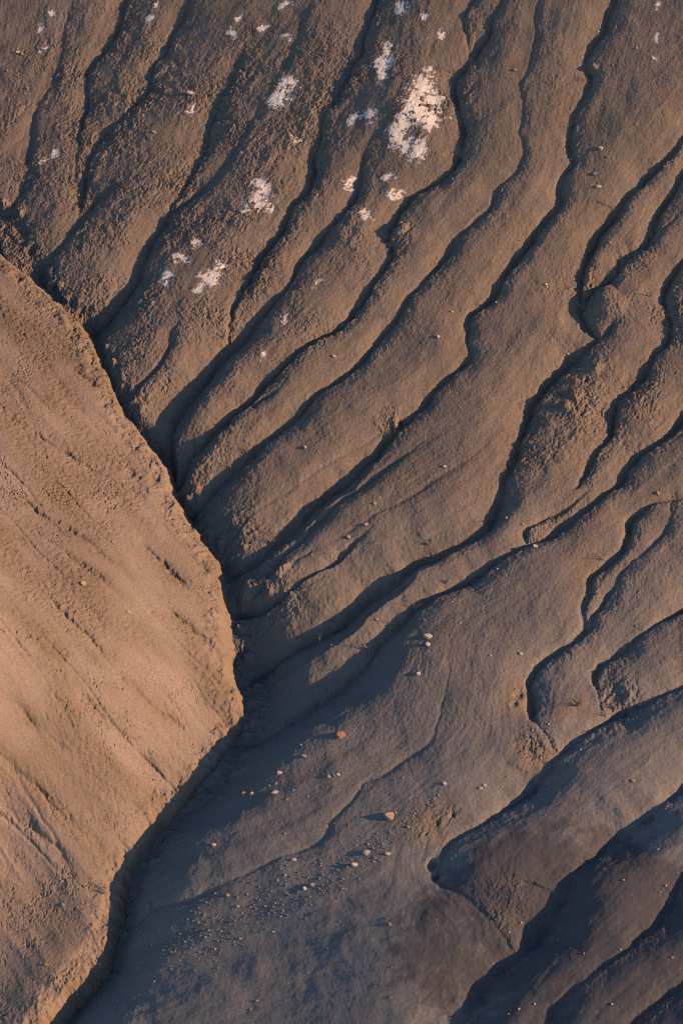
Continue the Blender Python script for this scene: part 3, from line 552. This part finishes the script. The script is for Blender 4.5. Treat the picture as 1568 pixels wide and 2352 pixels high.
STONES = [
 (784,1689,31,17,'orange','flat orange sandstone slab, largest orange stone, tilted on a low rib'),
 (897,1877,34,19,'pink','chunky pink-orange stone, biggest on the lower slope, casting a shadow to its left'),
 (985,1463,25,13,'pale','wide pale slab above a smaller stone on the middle slope'),
 (983,1482,14,10,'pale','small blocky stone just below the wide pale slab'),
 (961,1549,14,9,'pale','pale wedge-shaped stone alone on the smooth middle slope'),
 (1380,341,14,10,'pale','roundish pale stone, topmost of three on the upper right ridge'),
 (1366,399,12,8,'grey','square greyish stone between two pale stones on the upper right ridge'),
 (1375,429,16,8,'pale','long pale stone, lowest of three on the upper right ridge'),
 (1183,161,13,8,'pink','pinkish stone near the top edge between two thin gullies'),
 (1311,366,10,6,'pale','little pale stone in the bend of the long upper gully'),
 (437,213,22,11,'pale','pale pointed shard on the dark smooth ridge in the upper left'),
 (354,304,13,8,'grey','dark grey chip on the smooth ridge in the upper left'),
 (41,120,15,7,'pale','flat pale stone at the upper left edge beside an orange one'),
 (51,124,9,10,'orange','small rounded orange stone at the upper left edge beside a pale one'),
 (64,203,9,7,'orange','small orange stone alone on the upper left slope'),
 (1006,774,11,9,'pale','squarish pale stone on the ridge left of the gully notch'),
 (1039,717,9,6,'yellow','small yellowish stone just above the gully notch'),
 (1254,653,11,7,'yellow','yellowish stone on the broad ridge right of centre'),
 (1021,1072,11,7,'pale','pale stone with a dark side on the smooth central ridge'),
 (1304,813,8,6,'pale','small pale stone on the left rim of the wide right gully'),
 (1511,1134,11,9,'orange','orange stone beside a hole at the right edge'),
 (1229,1255,17,8,'pale','long pale slab just below the gully, right of centre'),
 (861,1157,12,6,'pink','pink shard on the fan of small rills in the middle'),
 (841,1205,14,7,'pink','dark pink chip in the shade between two rills'),
 (801,1235,14,8,'pink','pink triangular slab at the head of a shaded rill'),
 (1196,1502,10,7,'pale','pale stone near the curved gully in the lower right'),
 (866,1424,9,6,'yellow','little yellow stone on the long sunlit rib'),
 (1454,1795,11,8,'orange','orange pebble on the broad rib at lower right'),
 (1104,1812,12,6,'yellow','yellow flat stone next to a paler twin by the lower gully'),
 (1113,1805,10,6,'pale','pale twin of the yellow flat stone by the lower gully'),
 (1021,1801,12,8,'pale','pale stone midway between the pink boulder and the lower gully'),
 (891,1962,15,8,'pale','lone pale flat stone right of the gravel streak'),
 (841,1960,19,11,'pale','pale stone at the upper end of the gravel streak'),
 (815,1988,22,9,'pale','long flat slab lying across the gravel streak'),
 (895,2125,10,7,'grey','greenish grey stone on the bare dark slope at the bottom'),
 (642,1776,15,8,'pale','narrow pale stone near the shaded foot of the slope'),
 (632,1822,18,8,'pale','longest pale slab on the foot of the slope near the channel'),
 (579,1825,14,9,'pale','tilted pale stone left of the longest slab at the slope foot'),
 (561,1826,13,9,'orange','brownish orange stone, leftmost of the row at the slope foot'),
 (756,1784,12,7,'pale','left stone of the three-stone row below the orange slab'),
 (768,1782,9,6,'grey','small middle stone of the three-stone row below the orange slab'),
 (777,1780,12,6,'pale','right stone of the three-stone row below the orange slab'),
 (700,1738,20,6,'grey','thin long splinter of stone below the shaded gully mouth'),
 (492,1942,14,7,'pale','lone pale stone on the striped slope near the channel'),
 (345,2084,20,11,'grey','large pale grey stone lying at the end of a rill by the channel'),
 (676,1976,12,7,'pale','pale stone just below the dark rill on the lower slope'),
 (718,2035,14,9,'grey','grey block in the densest part of the gravel streak'),
 (700,2043,12,8,'pale','pale block left of the grey block in the gravel streak'),
 (523,2058,9,7,'orange','orange pebble at the upper edge of the gravel streak'),
 (86,1813,9,9,'orange','small orange stone in a rill on the lower tan hill'),
 (150,1896,8,6,'orange','tiny orange stone alone on the lower tan hill'),
 (145,2080,11,8,'grey','grey pebble near the bottom of the tan hill'),
 (106,2217,10,5,'orange','flat orange chip near the bottom edge of the tan hill'),
 (191,1341,16,11,'yellow','yellow-orange cracked stone on the face of the tan hill'),
 (295,1407,13,8,'pale','whitish stone on the middle of the tan hill'),
 (701,1028,9,8,'yellow','yellowish stone on the smooth ridge above the shaded gullies'),
 (767,818,11,6,'pale','pale flat stone on the rough ridge left of the notch'),
]
rng = random.Random(7)
for x, y, L, Wd, c, lab in STONES:
    u, v, h = rest(x, y); bm = bmesh.new(); L_, W_ = L / 128, Wd / 100; T = min(W_ * .34, .042)
    slab(bm, rng, L_, W_, T, Matrix.Identity(4))
    o = bpy.data.objects.new('stone', mesh_of('stone', bm, SM[c])); COL.objects.link(o); put(o, u, v, h + T * .38, rng.uniform(-.25, .45), rng)
    say(o, lab, 'stone')
# loose chips: small single pieces, alike within each stretch of ground
chip_me = []
for c in ('pale', 'pale', 'grey', 'yellow', 'pink', 'pale'):
    bm = bmesh.new(); slab(bm, rng, 1, .62, .30, Matrix.Identity(4)); chip_me.append(mesh_of('stone_chip', bm, SM[c]))
CHIPS = [
 ('small stone chip scattered on the middle slope above the orange slab', 'chips on the middle slope', 34, (650,1250,1150,1680), 0),
 ('small stone chip on the lower slope between the orange slab and the gravel streak', 'chips on the lower slope', 34, (480,1700,1000,1950), 0),
 ('small stone chip on the dark bottom slope below the gravel streak', 'chips on the bottom slope', 18, (450,2100,1080,2340), 0),
 ('small stone chip on the broad ridges of the upper right', 'chips on the upper right ridges', 44, (960,60,1560,720), 0),
 ('small stone chip on the ribs along the right edge', 'chips on the right ribs', 40, (1060,1180,1560,1900), 0),
 ('small stone chip on the dark ribs in the bottom right corner', 'chips in the bottom right corner', 30, (1120,1950,1560,2340), 0),
 ('small stone chip on the dark slope in the upper left corner', 'chips in the upper left corner', 18, (5,20,110,330), 0),
]
for lab, grp, n, (x0, y0, x1, y1), _ in CHIPS:
    for k in range(n):
        x, y = rng.uniform(x0, x1), rng.uniform(y0, y1); u, v, h = rest(x, y)
        s_ = rng.choice((.022, .026, .03, .035, .045, .055)); o = bpy.data.objects.new('stone_chip', rng.choice(chip_me)); COL.objects.link(o)
        o.scale = (s_, s_ * 1.1, s_); put(o, u, v, h + s_ * .12, rng.uniform(-1, 1), rng, .3); say(o, lab, 'stone', grp)
# the gravel streak and the grit that nobody could count
gb = bmesh.new()
line = [(1010,1830),(900,1925),(820,1978),(720,2030),(600,2080),(480,2135),(380,2185),(280,2235),(180,2300)]
la = np.array(line, float)
for k in range(1500):
    t = rng.random() ** .8 * (len(line) - 1.001); i = int(t); p = la[i] + (la[i + 1] - la[i]) * (t - i)
    w = 12 + 34 * min(1, t / 3.5) + 20 * max(0, t - 4) / 4
    x, y = p[0] + rng.gauss(0, w * .6), p[1] + rng.gauss(0, w * .85)
    if not 5 < x < 1560 or y > 2380: continue
    u, v, h = rest(x, y); s_ = min(.06, rng.lognormvariate(-4.02, .45))
    M = Matrix.Translation(point(u, v, h + s_ * .08)) @ LAY @ Matrix.Rotation(rng.uniform(-.1, .5), 4, 'Y') @ Matrix.Rotation(rng.uniform(-1.2, 1.2), 4, 'Z') @ Matrix.Rotation(rng.uniform(-.3, .3), 4, 'X')
    slab(gb, rng, s_ * 1.25, s_ * .85, s_ * .45, M)
gm = mesh_of('gravel', gb, SM['grey']); gm.materials.append(SM['pale']); gm.materials.append(SM['yellow'])
mi = np.repeat(np.random.RandomState(5).choice([0, 1, 2], 9000, p=[.72, .2, .08]), 13)[:len(gm.polygons)]
g = bpy.data.objects.new('gravel', gm); COL.objects.link(g); g['kind'] = 'stuff'
gm.polygons.foreach_set('material_index', np.resize(mi, len(gm.polygons)).astype(np.int32))
# dry grass
straw = stone_mat('dry_straw', (.60, .46, .29)); twig = stone_mat('grey_twig', (.30, .25, .22))
def tuft(x, y, n, length, spread, lean, mat, lab, name='grass_tuft', cat='grass tuft'):
    u, v, h = rest(x, y); bm = bmesh.new()
    for k in range(n):
        az = rng.uniform(0, 6.28); out_ = rng.uniform(.3, 1) * spread; ln = length * rng.uniform(.55, 1.1); droop = rng.uniform(.1, .6)
        d = Vector((math.cos(az) * out_ + lean[0], math.sin(az) * out_ + lean[1], 1)).normalized(); prev = None; p = Vector((rng.gauss(0, .012), rng.gauss(0, .012), -.015))
        side = d.orthogonal().normalized(); up = d.cross(side)
        for s_ in range(6):
            r = .0065 * (1 - s_ / 5.6); ring = [bm.verts.new(p + (side * math.cos(a) + up * math.sin(a)) * r) for a in (0, 2.09, 4.19)]
            if prev:
                for q in range(3): bm.faces.new((prev[q], prev[(q + 1) % 3], ring[(q + 1) % 3], ring[q]))
            prev = ring; p = p + d * ln / 5; d = (d + Vector((math.cos(az), math.sin(az), -.5)) * droop * .12 + Vector((rng.gauss(0, .07), rng.gauss(0, .07), 0))).normalized()
    o = bpy.data.objects.new(name, mesh_of(name, bm, mat)); COL.objects.link(o); o.location = point(u, v, h)
    say(o, lab, cat)
TUFTS = [
 (1082,160,5,.30,.6,(.4,.2),'thin straw tuft leaning right over the upper middle gully'),
 (1306,290,6,.18,.7,(-.1,0),'small pale tuft on the rim of the long upper right gully'),
 (513,778,6,.24,.5,(0,.1),'straw tuft at the tip of the upper gully beside a dark hole'),
 (630,1252,14,.42,.55,(-.1,.1),'largest dry grass tuft, on the rim of the central shaded gullies'),
 (568,1042,5,.22,.5,(0,0),'tiny straw tuft in the shade of the second gully above the channel'),
 (532,1078,6,.24,.6,(-.2,0),'wispy tuft left of the tiny straw tuft above the channel'),
 (465,1144,8,.24,.6,(0,.1),'tuft at the mouth of the gully beside the main channel'),
 (895,1003,9,.26,.45,(0,.2),'upright straw tuft below the crumbled bank in the middle'),
 (718,1165,5,.22,.6,(-.1,.1),'thin tuft in the wide shaded gully of the centre'),
 (985,1250,12,.16,.9,(.1,.1),'bushy orange tuft above the broad gully right of centre'),
 (1024,1338,5,.20,.5,(0,.1),'small tuft in the long thin gully right of centre'),
 (954,1396,8,.28,.8,(.3,-.2),'spreading tuft lying across the shaded long gully'),
 (900,1437,5,.26,.5,(0,.1),'tall thin blades at the lower bend of the long gully'),
 (846,1500,12,.38,.4,(-.1,.2),'bright upright tuft at the lower end of the long sunlit rib'),
 (735,1478,4,.26,.5,(0,.1),'faint tuft deep in the shaded gully mouth'),
 (1388,1283,9,.26,.7,(-.8,0),'pale tuft bent left over the crumbling gully at right'),
 (1325,1620,16,.22,1.0,(.1,0),'low orange brown tuft on the bare rib at lower right'),
 (1408,1632,6,.30,.4,(-.1,.1),'tall blades rising from the shaded gully at lower right'),
 (1390,1648,4,.20,.6,(-.2,0),'short bent tuft left of the tall blades in the shaded gully'),
 (1492,680,4,.24,.4,(.1,.1),'thin reddish tuft on the rim of the rightmost upper gully'),
]
for x, y, n, ln, sp, lean, lab in TUFTS: tuft(x, y, n, ln, sp, lean, straw, lab)
tuft(537,1532,18,.26,.9,(.4,.3),twig,'grey leafless twiggy shrub on the shaded channel floor','dry_shrub','shrub')
tuft(238,2052,14,.24,.9,(0,.2),twig,'grey leafless shrub at the shaded foot of the lower tan hill','dry_shrub','shrub')
